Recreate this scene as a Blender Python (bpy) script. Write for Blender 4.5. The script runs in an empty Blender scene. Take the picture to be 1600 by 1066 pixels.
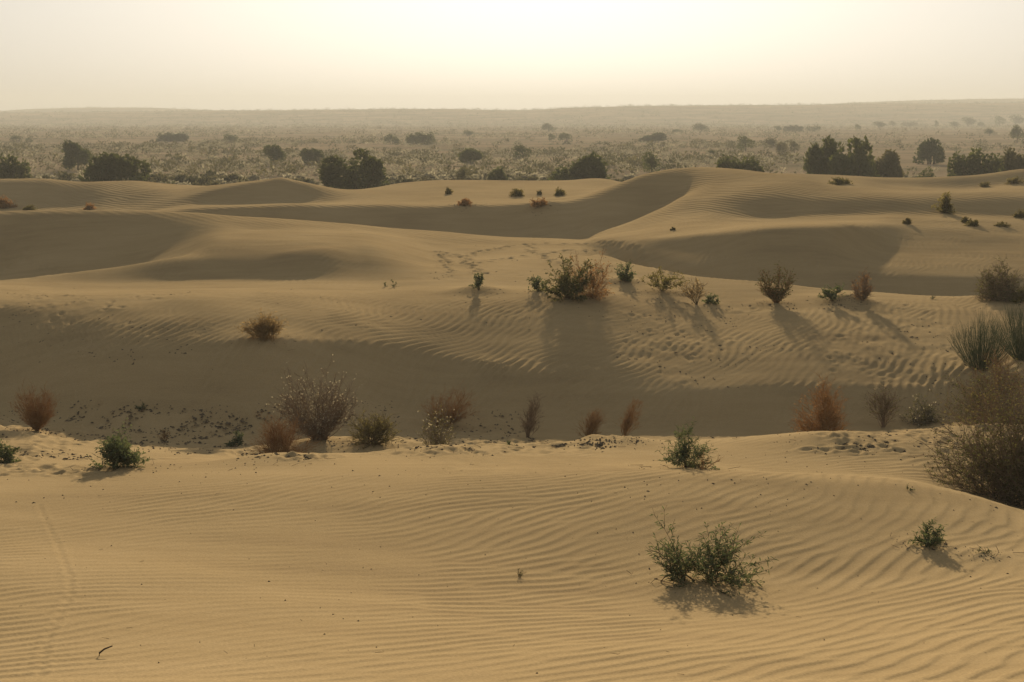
import bpy, math, random
import numpy as np

# ------------------------------------------------------------------ camera
F, W, H, YH = 2222.0, 1600.0, 1066.0, 182.0          # focal length in px of the 1600 px frame, horizon row
CAM_Z = 7.5                                          # metres above the plain
TH = math.atan((533.0 - YH) / F)
CT, ST = math.cos(TH), math.sin(TH)
scene = bpy.context.scene
COL = scene.collection
cam_d = bpy.data.cameras.new('camera'); cam = bpy.data.objects.new('camera', cam_d); COL.objects.link(cam)
cam_d.sensor_width = 36.0; cam_d.lens = 36.0 * F / W
cam_d.clip_start = 0.1; cam_d.clip_end = 20000
cam.location = (0, 0, CAM_Z); cam.rotation_euler = (math.pi / 2 - TH, 0, 0)
scene.camera = cam

# ------------------------------------------------------------------ light
SUN_EL, SUN_AZ = math.radians(12.3), math.radians(1.3)       # azimuth measured from +Y towards +X
world = bpy.data.worlds.new('World'); scene.world = world; world.use_nodes = True
wn = world.node_tree.nodes; wl = world.node_tree.links; wn.clear()
sky = wn.new('ShaderNodeTexSky'); sky.sky_type = 'NISHITA'; sky.sun_disc = False
sky.sun_elevation = SUN_EL; sky.sun_rotation = SUN_AZ
sky.air_density = 1.0; sky.dust_density = 4.0; sky.ozone_density = 1.0; sky.altitude = 200
SKY_STRENGTH = 0.138
# dusty air: the glare round the sun is softly compressed
pw = wn.new('ShaderNodeVectorMath'); pw.operation = 'POWER'; pw.inputs[1].default_value = (0.385, 0.385, 0.385)
bg = wn.new('ShaderNodeBackground'); bg.inputs['Strength'].default_value = SKY_STRENGTH
wo = wn.new('ShaderNodeOutputWorld')
hs = wn.new('ShaderNodeHueSaturation'); hs.inputs['Saturation'].default_value = 0.57
wl.new(sky.outputs[0], pw.inputs[0]); wl.new(pw.outputs[0], hs.inputs['Color']); wl.new(hs.outputs[0], bg.inputs['Color']); wl.new(bg.outputs[0], wo.inputs['Surface'])
sd = bpy.data.lights.new('sun', 'SUN'); sun = bpy.data.objects.new('sun', sd); COL.objects.link(sun)
sd.energy = 4.3; sd.angle = math.radians(1.1); sd.color = (1.0, 0.86, 0.66)
sun.rotation_euler = (math.radians(90) - SUN_EL, 0, math.pi - SUN_AZ)
scene.view_settings.view_transform = 'Standard'; scene.view_settings.look = 'None'
scene.view_settings.gamma = 1.0; scene.view_settings.use_curve_mapping = False
scene.view_settings.exposure = 0.85
scene.render.engine = 'CYCLES'
scene.cycles.use_denoising = True
scene.cycles.max_bounces = 6; scene.cycles.diffuse_bounces = 3; scene.cycles.volume_bounces = 1
scene.cycles.transparent_max_bounces = 4

# ------------------------------------------------------------------ helpers
def pix(px, py):
    """pixel of the 1600x1066 frame -> (u = X/Y, slope = Z/Y) of its ray"""
    v = 533.0 - py
    Y = F * CT + v * ST
    return (px - 800.0) / Y, (-F * ST + v * CT) / Y

def lattice(seed):
    return np.random.RandomState(seed).rand(256, 256)
_LT = {}
def vnoise(x, y, seed):
    if seed not in _LT: _LT[seed] = lattice(seed)
    L = _LT[seed]
    xi = np.floor(x).astype(np.int64); yi = np.floor(y).astype(np.int64)
    fx = x - xi; fy = y - yi
    fx = fx * fx * fx * (fx * (fx * 6 - 15) + 10); fy = fy * fy * fy * (fy * (fy * 6 - 15) + 10)
    a = L[xi & 255, yi & 255]; b = L[(xi + 1) & 255, yi & 255]; c = L[xi & 255, (yi + 1) & 255]; d = L[(xi + 1) & 255, (yi + 1) & 255]
    return (a + (b - a) * fx) * (1 - fy) + (c + (d - c) * fx) * fy
def fbm(x, y, seed, octv=4):
    s = 0; a = 1.0; t = 0
    for i in range(octv):
        s = s + a * vnoise(x * 2 ** i + 17.3 * i, y * 2 ** i - 9.1 * i, seed + i); t += a; a *= 0.5
    return s / t
def sstep(a, b, x):
    t = np.clip((x - a) / (b - a), 0, 1); return t * t * (3 - 2 * t)

def pchip_slopes(D, Z):
    h = np.diff(D, axis=0); dl = np.diff(Z, axis=0) / h
    m = np.zeros_like(Z)
    w1 = 2 * h[1:] + h[:-1]; w2 = h[1:] + 2 * h[:-1]
    same = dl[1:] * dl[:-1] > 0
    with np.errstate(divide='ignore', invalid='ignore'):
        hm = (w1 + w2) / (w1 / dl[:-1] + w2 / dl[1:])
    m[1:-1] = np.where(same, hm, 0); m[0] = dl[0]; m[-1] = dl[-1]
    return m
def pchip_eval(D, Z, q):
    """D, Z: K x N knots per column; q: R positions -> R x N"""
    m = pchip_slopes(D, Z); K, N = D.shape
    out = np.repeat(Z[:1], len(q), 0)
    qq = q[:, None]
    for k in range(K - 1):
        sel = (qq >= D[k][None]) & (qq < D[k + 1][None])
        h = (D[k + 1] - D[k])[None]
        t = np.clip((qq - D[k][None]) / h, 0, 1)
        v = ((1 + 2 * t) * (1 - t) ** 2) * Z[k] + (t * (1 - t) ** 2) * h * m[k] + (t * t * (3 - 2 * t)) * Z[k + 1] + (t * t * (t - 1)) * h * m[k + 1]
        out = np.where(sel, v, out)
    out = np.where(qq >= D[-1][None], Z[-1][None], out)
    return out
def pchip1(xs, ys, q):
    D = np.array(xs, float)[:, None]; Z = np.array(ys, float)[:, None]
    return pchip_eval(D, Z, np.clip(np.asarray(q, float), D[0, 0], D[-1, 0] - 1e-9))[:, 0]

# ------------------------------------------------------------------ dune relief
# Every row is a line on the ground that runs across the dunes (crest, foot or trough), near to far:
# ('y', [(px, py, distance)]) where the line is seen, or ('z', ...) with its height below the eye in metres.
Yk, Zk = 'y', 'z'
ROWS = [
 [(0,'z',-1.65,0.5)],
 [(0,'z',-2.35,4.0)],
 [(0,'z',-3.46,8.8),(800,'z',-3.50,8.8),(1600,'z',-3.48,8.8)],
 [(0,'z',-4.05,13),(400,'z',-4.16,13),(800,'z',-4.28,13),(1000,'z',-4.34,13.2),(1300,'z',-4.37,13.4),(1600,'z',-4.33,13.3)],
 [(0,'z',-4.50,16.8),(400,'z',-4.5,16.8),(800,'z',-4.43,16.8),(1000,'z',-4.38,16.8),(1200,'z',-4.36,16.7),(1350,'z',-4.40,16.6),(1480,'z',-4.50,16.6),(1600,'z',-4.70,16.6)],
 [(0,'z',-4.85,19),(600,'z',-4.80,19.3),(1000,'z',-4.84,19.5),(1200,'z',-4.93,19.5),(1400,'z',-4.97,19.5),(1500,'z',-5.15,19.5),(1600,'z',-5.38,19.5)],
 [(0,'y',737,20.4),(200,'y',731,20.8),(400,'y',720,21.2),(500,'y',712,21.6),(600,'y',707,22),(700,'y',700,22.3),(900,'y',695,22.6),(1100,'y',688,23),(1300,'y',683,23.3),(1400,'y',678,23.6),(1500,'y',672,23.8),(1600,'y',668,24)],
 [(0,'z',-5.95,26),(200,'z',-6.15,25.8),(300,'z',-6.2,25.8),(500,'z',-6.5,26),(800,'z',-6.75,26),(1300,'z',-6.8,26.5),(1600,'z',-6.7,26.5)],
 [(0,'z',-6.40,29.5),(120,'z',-6.45,28.4),(220,'z',-6.50,27.8),(320,'z',-6.55,27.8),(420,'z',-6.63,28.0),(500,'z',-6.72,28.5),(800,'z',-6.85,29.5),(1300,'z',-6.78,29.5),(1600,'z',-6.5,29.5)],
 [(0,'y',648,31),(120,'y',668,29.9),(220,'y',678,29.3),(320,'y',680,29.4),(500,'y',680,29.9),(800,'y',674,31),(1300,'y',664,31),(1600,'y',650,31)],
 [(0,'y',585,32.8),(100,'y',562,32.6),(200,'y',548,32.6),(420,'y',535,33.2),(560,'y',527,34.6),(640,'y',536,35.1),(750,'y',560,34.4),(870,'y',588,33.4),(1000,'y',608,32.9),(1200,'y',598,33),(1400,'y',600,32.8),(1600,'y',590,33)],
 [(0,'y',468,37.8),(300,'y',468,37.6),(450,'y',468,38.8),(600,'y',468,40.1),(910,'y',470,41),(1000,'y',474,41.3),(1100,'y',479,41.6),(1350,'y',480,41.6),(1600,'y',488,41)],
 [(0,'y',443,46.4),(300,'y',440,46.4),(560,'y',440,46),(750,'y',432,46.6),(900,'y',425,49),(930,'y',396,54),(1000,'y',414,50.5),(1100,'y',434,47.5),(1240,'y',446,46.6),(1340,'y',454,46.2),(1500,'y',463,45.8),(1600,'y',468,45.8)],
 [(0,'y',438,48.8),(100,'y',426,49),(200,'y',412,49.3),(300,'y',400,49.5),(400,'y',396,49.6),(500,'y',388,50),(570,'y',382,52),(700,'y',410,52),(800,'y',405,53),(900,'y',402,53.5),(930,'z',-5.45,55.5),(1000,'z',-5.95,52),(1100,'z',-5.97,49.1),(1240,'z',-6.08,48.3),(1400,'z',-6.15,47.9),(1600,'z',-6.25,47.8)],
 [(0,'z',-6.1,51.5),(100,'z',-6.0,51.5),(200,'z',-5.7,51.7),(280,'z',-5.1,52),(350,'y',372,53.5),(450,'y',370,54),(560,'y',366,56),(700,'y',385,58),(800,'y',388,58),(900,'y',386,58),(930,'z',-5.35,57.5),(1000,'y',404,54),(1100,'y',410,51.5),(1200,'y',406,50.9),(1280,'y',409,50.8),(1330,'y',421,50.2),(1370,'y',429,49.9),(1600,'y',432,49.9)],
 [(0,'y',430,55),(100,'y',417,55),(200,'z',-5.6,55),(280,'z',-5.0,55.5),(350,'y',357,57.5),(450,'y',358,58),(560,'y',360,60),(700,'y',372,61),(800,'y',378,60.5),(900,'y',379,60),(930,'y',380,58.7),(1000,'y',386,55.3),(1100,'y',384,53.5),(1200,'y',378,52.2),(1290,'y',376,52.4),(1340,'y',384,53.8),(1390,'y',390,55.0),(1500,'y',390,55.2),(1600,'y',392,55.2)],
 [(0,'y',331,62.5),(100,'y',328,62),(200,'y',328.5,61.5),(300,'y',331,61.5),(400,'y',338,62),(500,'y',346,62.5),(600,'y',355,63),(700,'y',362,64),(800,'y',370,63),(900,'y',374,62),(930,'y',373,60),(1000,'y',371,56.8),(1060,'y',367,55.6),(1100,'y',364,55),(1200,'y',356,53.7),(1280,'y',353,54.2),(1360,'y',351,58.0),(1430,'y',350.4,61.0),(1540,'y',351,61.2),(1600,'y',354,61.2)],
 [(0,'z',-5.8,68),(300,'z',-6.1,67),(400,'z',-6.3,68),(600,'z',-6.5,69),(800,'z',-6.4,69),(900,'z',-6.0,67),(930,'y',370,63.5),(1000,'y',357,63),(1100,'y',342,63.5),(1150,'y',343,64.8),(1200,'y',343,65.5),(1300,'y',341,65.4),(1400,'y',338,65.2),(1600,'y',338,65.2)],
 [(0,'z',-6.2,74),(300,'z',-6.4,72),(400,'z',-6.5,71.5),(600,'z',-6.6,72),(800,'z',-6.5,72),(900,'z',-6.2,70),(930,'y',365,66),(1000,'y',340,69),(1040,'y',322,71),(1070,'y',305,73),(1120,'y',304,71),(1200,'y',302,70),(1300,'y',306,69.5),(1400,'y',308,69),(1600,'y',306,69)],
 [(0,'z',-6.2,80),(300,'z',-6.2,74),(400,'z',-6.4,73.5),(600,'z',-6.4,73.5),(800,'z',-6.3,73.5),(900,'z',-6.0,72.5),(930,'z',-6.0,70),(1000,'z',-5.5,71.8),(1040,'z',-4.75,73.5),(1070,'z',-4.1,75),(1120,'y',285,75.5),(1200,'y',283,74.5),(1300,'y',296,72),(1400,'y',301,71),(1600,'y',299,71)],
 [(0,'y',335,84),(150,'y',335,82),(250,'y',331.5,78),(310,'y',326.5,77),(371,'y',324,77),(440,'y',321.5,77.5),(540,'y',321,78),(700,'y',324,77.5),(800,'y',320,77.5),(868,'y',316.5,77),(900,'y',311,77.5),(970,'y',285,79),(1003,'y',272.5,80),(1050,'y',264,81),(1090,'y',261,82),(1120,'y',262,82),(1208,'y',272,79),(1250,'y',275.5,77),(1276,'y',283,75.5),(1296,'y',289,74.5),(1398,'y',297,73.5),(1500,'y',298,73.5),(1600,'y',294,73.5)],
 [(0,'z',-6.2,89),(180,'z',-5.9,86),(310,'y',321,86.4),(440,'y',318,87),(500,'y',316,87),(560,'y',313,85),(700,'y',312,84),(800,'y',310,84),(900,'y',305,85),(970,'z',-4.3,86),(1100,'z',-4.2,88),(1250,'z',-4.3,86),(1400,'z',-4.7,82),(1600,'z',-4.6,82)],
 [(0,'y',322,94),(100,'z',-5.9,94),(182,'y',326,91),(270,'y',309,90),(338,'y',294,90),(405,'y',283.5,90.5),(428,'y',279.3,91),(439,'y',277.2,91),(452,'y',280.3,91),(473,'y',284.5,91),(507,'y',291.5,92),(540,'y',296.5,93),(620,'y',300,92),(700,'y',297,93),(900,'y',294,93),(960,'z',-4.6,93),(1100,'z',-5.2,95),(1250,'z',-5.0,93),(1330,'y',288,94),(1400,'y',293,97.5),(1500,'y',294.5,98),(1600,'y',288,97)],
 [(0,'y',279.5,100),(67,'y',280,100),(135,'y',285,101),(203,'y',283,103),(270,'y',288,104),(338,'y',290.5,105),(440,'z',-5.2,103),(540,'y',297.5,102),(631,'y',287,103),(699,'y',282,103),(766,'y',281,103),(868,'y',282,103),(935,'y',278,102),(1000,'z',-4.9,103),(1100,'z',-5.2,104),(1188,'y',270.5,103),(1296,'y',273,104),(1400,'y',277,103),(1500,'y',275,102),(1600,'y',263.5,101)],
 [(0,'z',-7.1,118)],
 [(0,'z',-7.55,136)],
]
Uf = np.arange(-0.455, 0.4551, 0.00135)
side = np.array([0.47, 0.49, 0.52, 0.56, 0.61, 0.67, 0.74, 0.82, 0.92, 1.05, 1.2])
U = np.concatenate([-side[::-1], Uf, side])
Q = [1.0]
while Q[-1] < 137:
    d = Q[-1]
    Q.append(d * (1.012 if d < 8 else 1.0031 if d < 70 else 1.0055))
Q = np.array(Q)
KD, KZ = [], []
for row in ROWS:
    us, ds, zs = [], [], []
    for px, kind, val, d in row:
        if kind == 'y':
            u, s = pix(px, val); z = s * d
        else:
            z = val; s = z / d; v = (F * ST + s * F * CT) / (CT - s * ST); u = (px - 800.0) / (F * CT + v * ST)
        us.append(u); ds.append(d); zs.append(z)
    if len(us) == 1:
        KD.append(np.full(len(U), ds[0])); KZ.append(np.full(len(U), zs[0]))
    else:
        KD.append(pchip1(us, ds, U)); KZ.append(pchip1(us, zs, U))
KD = np.array(KD); KZ = np.array(KZ)
for k in range(1, len(KD)):
    KD[k] = np.maximum(KD[k], KD[k - 1] + 0.4)
G = pchip_eval(KD, KZ, Q) + CAM_Z                     # world heights, rows x columns
# soften the folds a little, across and along
def soften(G, n, ax):
    for _ in range(n):
        P = np.concatenate([G.take([0], ax), G, G.take([-1], ax)], ax)
        m = P.shape[ax]
        G = (P.take(range(0, m - 2), ax) + 2 * P.take(range(1, m - 1), ax) + P.take(range(2, m), ax)) / 4
    return G
G = soften(G, 9, 1); G = soften(G, 3, 0)
XX = U[None, :] * Q[:, None]; YY = np.repeat(Q[:, None], len(U), 1)
G += (fbm(XX / 6.0, YY / 6.0, 11, 2) - 0.5) * 0.16 * sstep(5, 14, YY)
G += (fbm(XX / 1.7, YY / 1.7, 15, 2) - 0.5) * 0.045
LQ = np.log(Q)
def height(x, y):
    """sand height at a point of the dunes (without ripples)"""
    if y >= 136: return plain_h(x, y)
    u = x / y
    i = int(np.clip(np.searchsorted(Q, y) - 1, 0, len(Q) - 2)); j = int(np.clip(np.searchsorted(U, u) - 1, 0, len(U) - 2))
    a = (y - Q[i]) / (Q[i + 1] - Q[i]); b = min(1, max(0, (u - U[j]) / (U[j + 1] - U[j])))
    return (G[i, j] * (1 - a) + G[i + 1, j] * a) * (1 - b) + (G[i, j + 1] * (1 - a) + G[i + 1, j + 1] * a) * b
def plain_h(x, y):
    return float(fbm(np.array([x / 60.0]), np.array([y / 60.0]), 31, 3)[0] - 0.5) * 1.0 * min(1, max(0, (y - 136) / 60))
def spot(px, py, dmin=3.0):
    """where the ray through a pixel first meets the sand"""
    u, s = pix(px, py)
    j = int(np.clip(np.searchsorted(U, u), 1, len(U) - 1)); b = (u - U[j - 1]) / (U[j] - U[j - 1])
    col = G[:, j - 1] * (1 - b) + G[:, j] * b
    hit = np.nonzero((col >= CAM_Z + s * Q) & (Q > dmin))[0]
    if len(hit) == 0:
        d = min(CAM_Z / max(-s, 1e-4), 3000.0)
        return u * d, d, plain_h(u * d, d)
    d = Q[hit[0]]
    return u * d, d, col[hit[0]]

# sand caught round the feet of the larger plants
MOUNDS = [(748,455,.75,.16),(905,467,1.5,.20),(976,441,.7,.12),(1300,470,1.0,.16),(1322,468,.6,.12),(1348,470,.6,.08),(1213,474,.6,.08),(416,533,1.0,.14),(500,699,1.1,.14),(590,700,1.0,.16),(683,705,.8,.10),
          (1090,909,.55,.055),(1074,732,.6,.07),(185,732,.7,.06),(1452,853,.3,.03),(1537,867,.25,.03),(1288,687,1.0,.14),(926,693,.6,.09),(982,689,.5,.07),(436,718,.8,.10),(1566,471,1.3,.2),(1530,579,1.0,.15),(58,674,.5,.05),(843,325,1.0,.15),(727,322,.9,.12),(1035,457,.8,.1),(1090,478,.8,.08)]
for px_, py_, r_, h_ in MOUNDS:
    x_, y_, z_ = spot(px_, py_)
    q_ = ((XX - x_) / r_) ** 2 + ((YY - y_ + 0.15 * r_) / (r_ * 1.15)) ** 2
    G += h_ * np.exp(-q_)

# ------------------------------------------------------------------ ripples: an oriented, band-limited relief with real forks
def ripple_field(x0, x1, y0, y1, dx, lam, seed):
    nx = int((x1 - x0) / dx) // 2 * 2; ny = int((y1 - y0) / dx) // 2 * 2
    xs = x0 + np.arange(nx) * dx; ys = y0 + np.arange(ny) * dx
    X, Yg = np.meshgrid(xs, ys)
    # direction of the ripple crests, degrees from +X
    al = 34 + 34 * sstep(-1.0, 3.5, X - 0.05 * Yg) * sstep(11.5, 13.5, Yg) + 30 * sstep(24, 33, Yg) * (1 - sstep(-1.0, 3.5, X)) - 26 * sstep(1, 4, X) * sstep(17, 19.5, Yg) * (1 - sstep(23, 28, Yg))
    al = al + (fbm(X / 2.4, Yg / 2.4, seed + 50, 3) - 0.5) * 80
    rs = np.random.RandomState(seed)
    h = rs.randn(ny, nx)
    ky = np.fft.fftfreq(ny, dx)[:, None]; kx = np.fft.rfftfreq(nx, dx)[None, :]
    kr = np.hypot(kx, ky) + 1e-9; ka = np.degrees(np.arctan2(ky, kx))
    band = np.exp(-((kr * lam - 1) / 0.30) ** 2)
    bins = np.array([8, 23, 38, 53, 68, 83, 98.0])
    filts = []
    for b in bins:
        dd = (ka - (b - 90) + 90) % 180 - 90
        filts.append(band * np.exp(-(dd / 21.0) ** 2))
    wts = [np.exp(-((al - b) / 9.0) ** 2) for b in bins]
    tot = sum(wts) + 1e-6
    for it in range(3):
        Hf = np.fft.rfft2(h)
        acc = 0
        for f, w in zip(filts, wts):
            acc = acc + w * np.fft.irfft2(Hf * f, s=(ny, nx))
        h = acc / tot
        h = np.tanh(1.25 * h / (np.std(h) + 1e-9))
    # twice finer by zero padding, so that crests stay smooth
    Hf = np.fft.rfft2(h); B = np.zeros((2 * ny, nx + 1), complex)
    B[:ny // 2, :nx // 2 + 1] = Hf[:ny // 2]; B[-ny // 2:, :nx // 2 + 1] = Hf[-ny // 2:]
    h = 4 * np.fft.irfft2(B, s=(2 * ny, 2 * nx)); al2 = np.repeat(np.repeat(al, 2, 0), 2, 1)
    return x0, y0, dx / 2, h.astype(np.float32), np.radians(al2).astype(np.float32), lam
def grid_sample(f, Hh, x, y):
    x0, y0, dx = f[:3]
    fx = np.clip((x - x0) / dx, 0, Hh.shape[1] - 1.01); fy = np.clip((y - y0) / dx, 0, Hh.shape[0] - 1.01)
    ix = fx.astype(int); iy = fy.astype(int); fx = fx - ix; fy = fy - iy
    return (Hh[iy, ix] * (1 - fx) + Hh[iy, ix + 1] * fx) * (1 - fy) + (Hh[iy + 1, ix] * (1 - fx) + Hh[iy + 1, ix + 1] * fx) * fy
def ripples(f):
    h = grid_sample(f, f[3], XX, YY); a = grid_sample(f, f[4], XX, YY)
    k = 0.085 * f[5] * h                             # crests lean towards the lee side
    h = grid_sample(f, f[3], XX - np.sin(a) * k, YY + np.cos(a) * k)
    return np.clip(0.5 + 0.5 * h, 0, 1.2) ** 1.6
near_f = ripple_field(-13, 13, 6.0, 29, 0.036, 0.19, 5)
mid_f = ripple_field(-25, 25, 23, 64, 0.044, 0.225, 6)
wm = sstep(24, 28, YY)
rip = ripples(near_f) * 0.70 * (1 - wm) + ripples(mid_f) * wm
amp = 0.12 + 1.05 * sstep(0.36, 0.64, fbm(XX / 1.9, YY / 2.6, 71, 4))
amp += 0.42 * sstep(-1.5, 2, XX) * sstep(12, 13.5, YY) * (1 - sstep(15.5, 17, YY))
amp += 0.5 * sstep(3, 5, XX) * sstep(18, 19, YY) * (1 - sstep(21, 22.5, YY))
amp += (0.5 - 0.3 * sstep(1, 5, XX)) * sstep(32.5, 34.5, YY) * (1 - sstep(40, 44, YY)) + 0.38 * (1 - sstep(12, 14, YY)) + 0.2 * sstep(14, 16, YY) * (1 - sstep(21, 23, YY))
amp *= 1 + 0.9 * sstep(31, 34, YY) * (1 - sstep(40, 44, YY)) + 0.4 * sstep(44, 48, YY)
amp *= sstep(5, 8, YY) * (1 - sstep(60, 66, YY)) * (np.abs(U)[None] < 0.45)
gy = np.gradient(G, Q, axis=0)
flat = 1 - sstep(0.16, 0.34, np.abs(gy))
RIP = 0.0098 * rip * amp * (0.8 + 0.2 * flat)

# trampled ground, hoof and foot prints
def zone(px0, py0, px1, py1, soft=0.15):
    """soft mask over the part of the ground seen between two pixel corners"""
    a = pix(px0, py1); b = pix(px1, py0)
    SL = (G - CAM_Z) / YY; UU = np.repeat(U[None], len(Q), 0)
    wu = (b[0] - a[0]) * soft; ws = (b[1] - a[1]) * soft
    return sstep(a[0] - wu, a[0] + wu, UU) * (1 - sstep(b[0] - wu, b[0] + wu, UU)) * sstep(a[1] - ws, a[1] + ws, SL) * (1 - sstep(b[1] - ws, b[1] + ws, SL))
TRAMPLE = np.zeros_like(G)
for z, k in [((-80, 640, 480, 738), 1.9), ((480, 620, 1500, 705), 1.5), ((960, 470, 1560, 610), 0.6), ((-60, 450, 330, 560), 0.4), ((950, 672, 1560, 700), 0.6), ((620, 380, 930, 445), 0.25), ((-60, 395, 120, 436), 0.7), ((1250,660,1600,700),0.6)]:
    TRAMPLE = np.maximum(TRAMPLE, k * zone(*z))
pr = fbm(XX / 0.34, YY / 0.6, 91, 3)
patchy = sstep(0.40, 0.62, fbm(XX / 2.2, YY / 2.6, 95, 3))
RIP *= 1 + 2.2 * sstep(29.5, 30.5, YY) * (1 - sstep(34, 36, YY)) * sstep(0.12, 0.2, gy)
RIP *= 1 - 0.6 * np.clip(TRAMPLE * patchy, 0, 1)
RIP += TRAMPLE * patchy * 0.10 * (pr - 0.5)
def print_at(x, y, r, dep, dy=None):
    """one shallow print with a raised rim"""
    ry = dy or r
    i0, i1 = np.searchsorted(Q, [y - 3 * ry, y + 3 * ry]); u0, u1 = np.searchsorted(U, [(x - 3 * r) / y, (x + 3 * r) / y])
    if i1 <= i0 or u1 <= u0: return
    sl = (slice(i0, i1), slice(u0, u1))
    q = ((XX[sl] - x) / r) ** 2 + ((YY[sl] - y) / ry) ** 2
    RIP[sl] += -dep * np.exp(-q) + 0.45 * dep * np.exp(-((np.sqrt(q) - 1.7) / 0.5) ** 2)
rng = np.random.RandomState(3)
ti = np.argwhere((TRAMPLE * patchy > 0.3) & (YY < 62) & (np.abs(U)[None] < 0.4))
for i in rng.permutation(len(ti))[:900]:
    r, c = ti[i]; d_ = YY[r, c]
    if rng.rand() > min(1.0, 26.0 / d_): continue
    print_at(XX[r, c], d_, rng.uniform(0.05, 0.09), rng.uniform(0.015, 0.035), rng.uniform(0.08, 0.15))
TRAILS = [[(682,393),(722,402),(762,392),(800,385),(862,380)], [(826,386),(834,397),(864,408),(884,416)], [(735,413),(800,403),(862,396),(935,392)],
          [(690,396),(696,412),(706,428)], [(722,402),(735,416),(752,430)],
          [(2,392),(30,404),(62,414),(104,426)], [(0,425),(20,408),(42,386)], [(880,381),(935,379),(990,386),(1050,432)],
          [(1250,405),(1290,430)], [(905,372),(960,345)]]
for tr in TRAILS:
    pts = [spot(px, py, 20) for px, py in tr]
    for a, b in zip(pts[:-1], pts[1:]):
        L = math.hypot(a[0] - b[0], a[1] - b[1]); n = max(2, int(L / 0.42))
        if L > 40: continue
        for k in range(n):
            t = (k + rng.rand() * 0.4) / n
            print_at(a[0] + (b[0] - a[0]) * t + rng.randn() * 0.11, a[1] + (b[1] - a[1]) * t + rng.randn() * 0.11, 0.09 + 0.04 * rng.rand(), 0.06, 0.17)
tr = [spot(px, py) for px, py in [(60,790),(88,850),(108,900),(110,930),(95,960),(72,1000),(66,1040),(62,1066)]]
for a, b in zip(tr[:-1], tr[1:]):
    n = max(4, int(math.hypot(a[0] - b[0], a[1] - b[1]) / 0.02))
    for k in range(n):
        t = k / n; print_at(a[0] + (b[0] - a[0]) * t + 0.02 * math.sin(k * .5), a[1] + (b[1] - a[1]) * t, 0.028, 0.0012, 0.05)
GS = G + RIP

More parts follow.
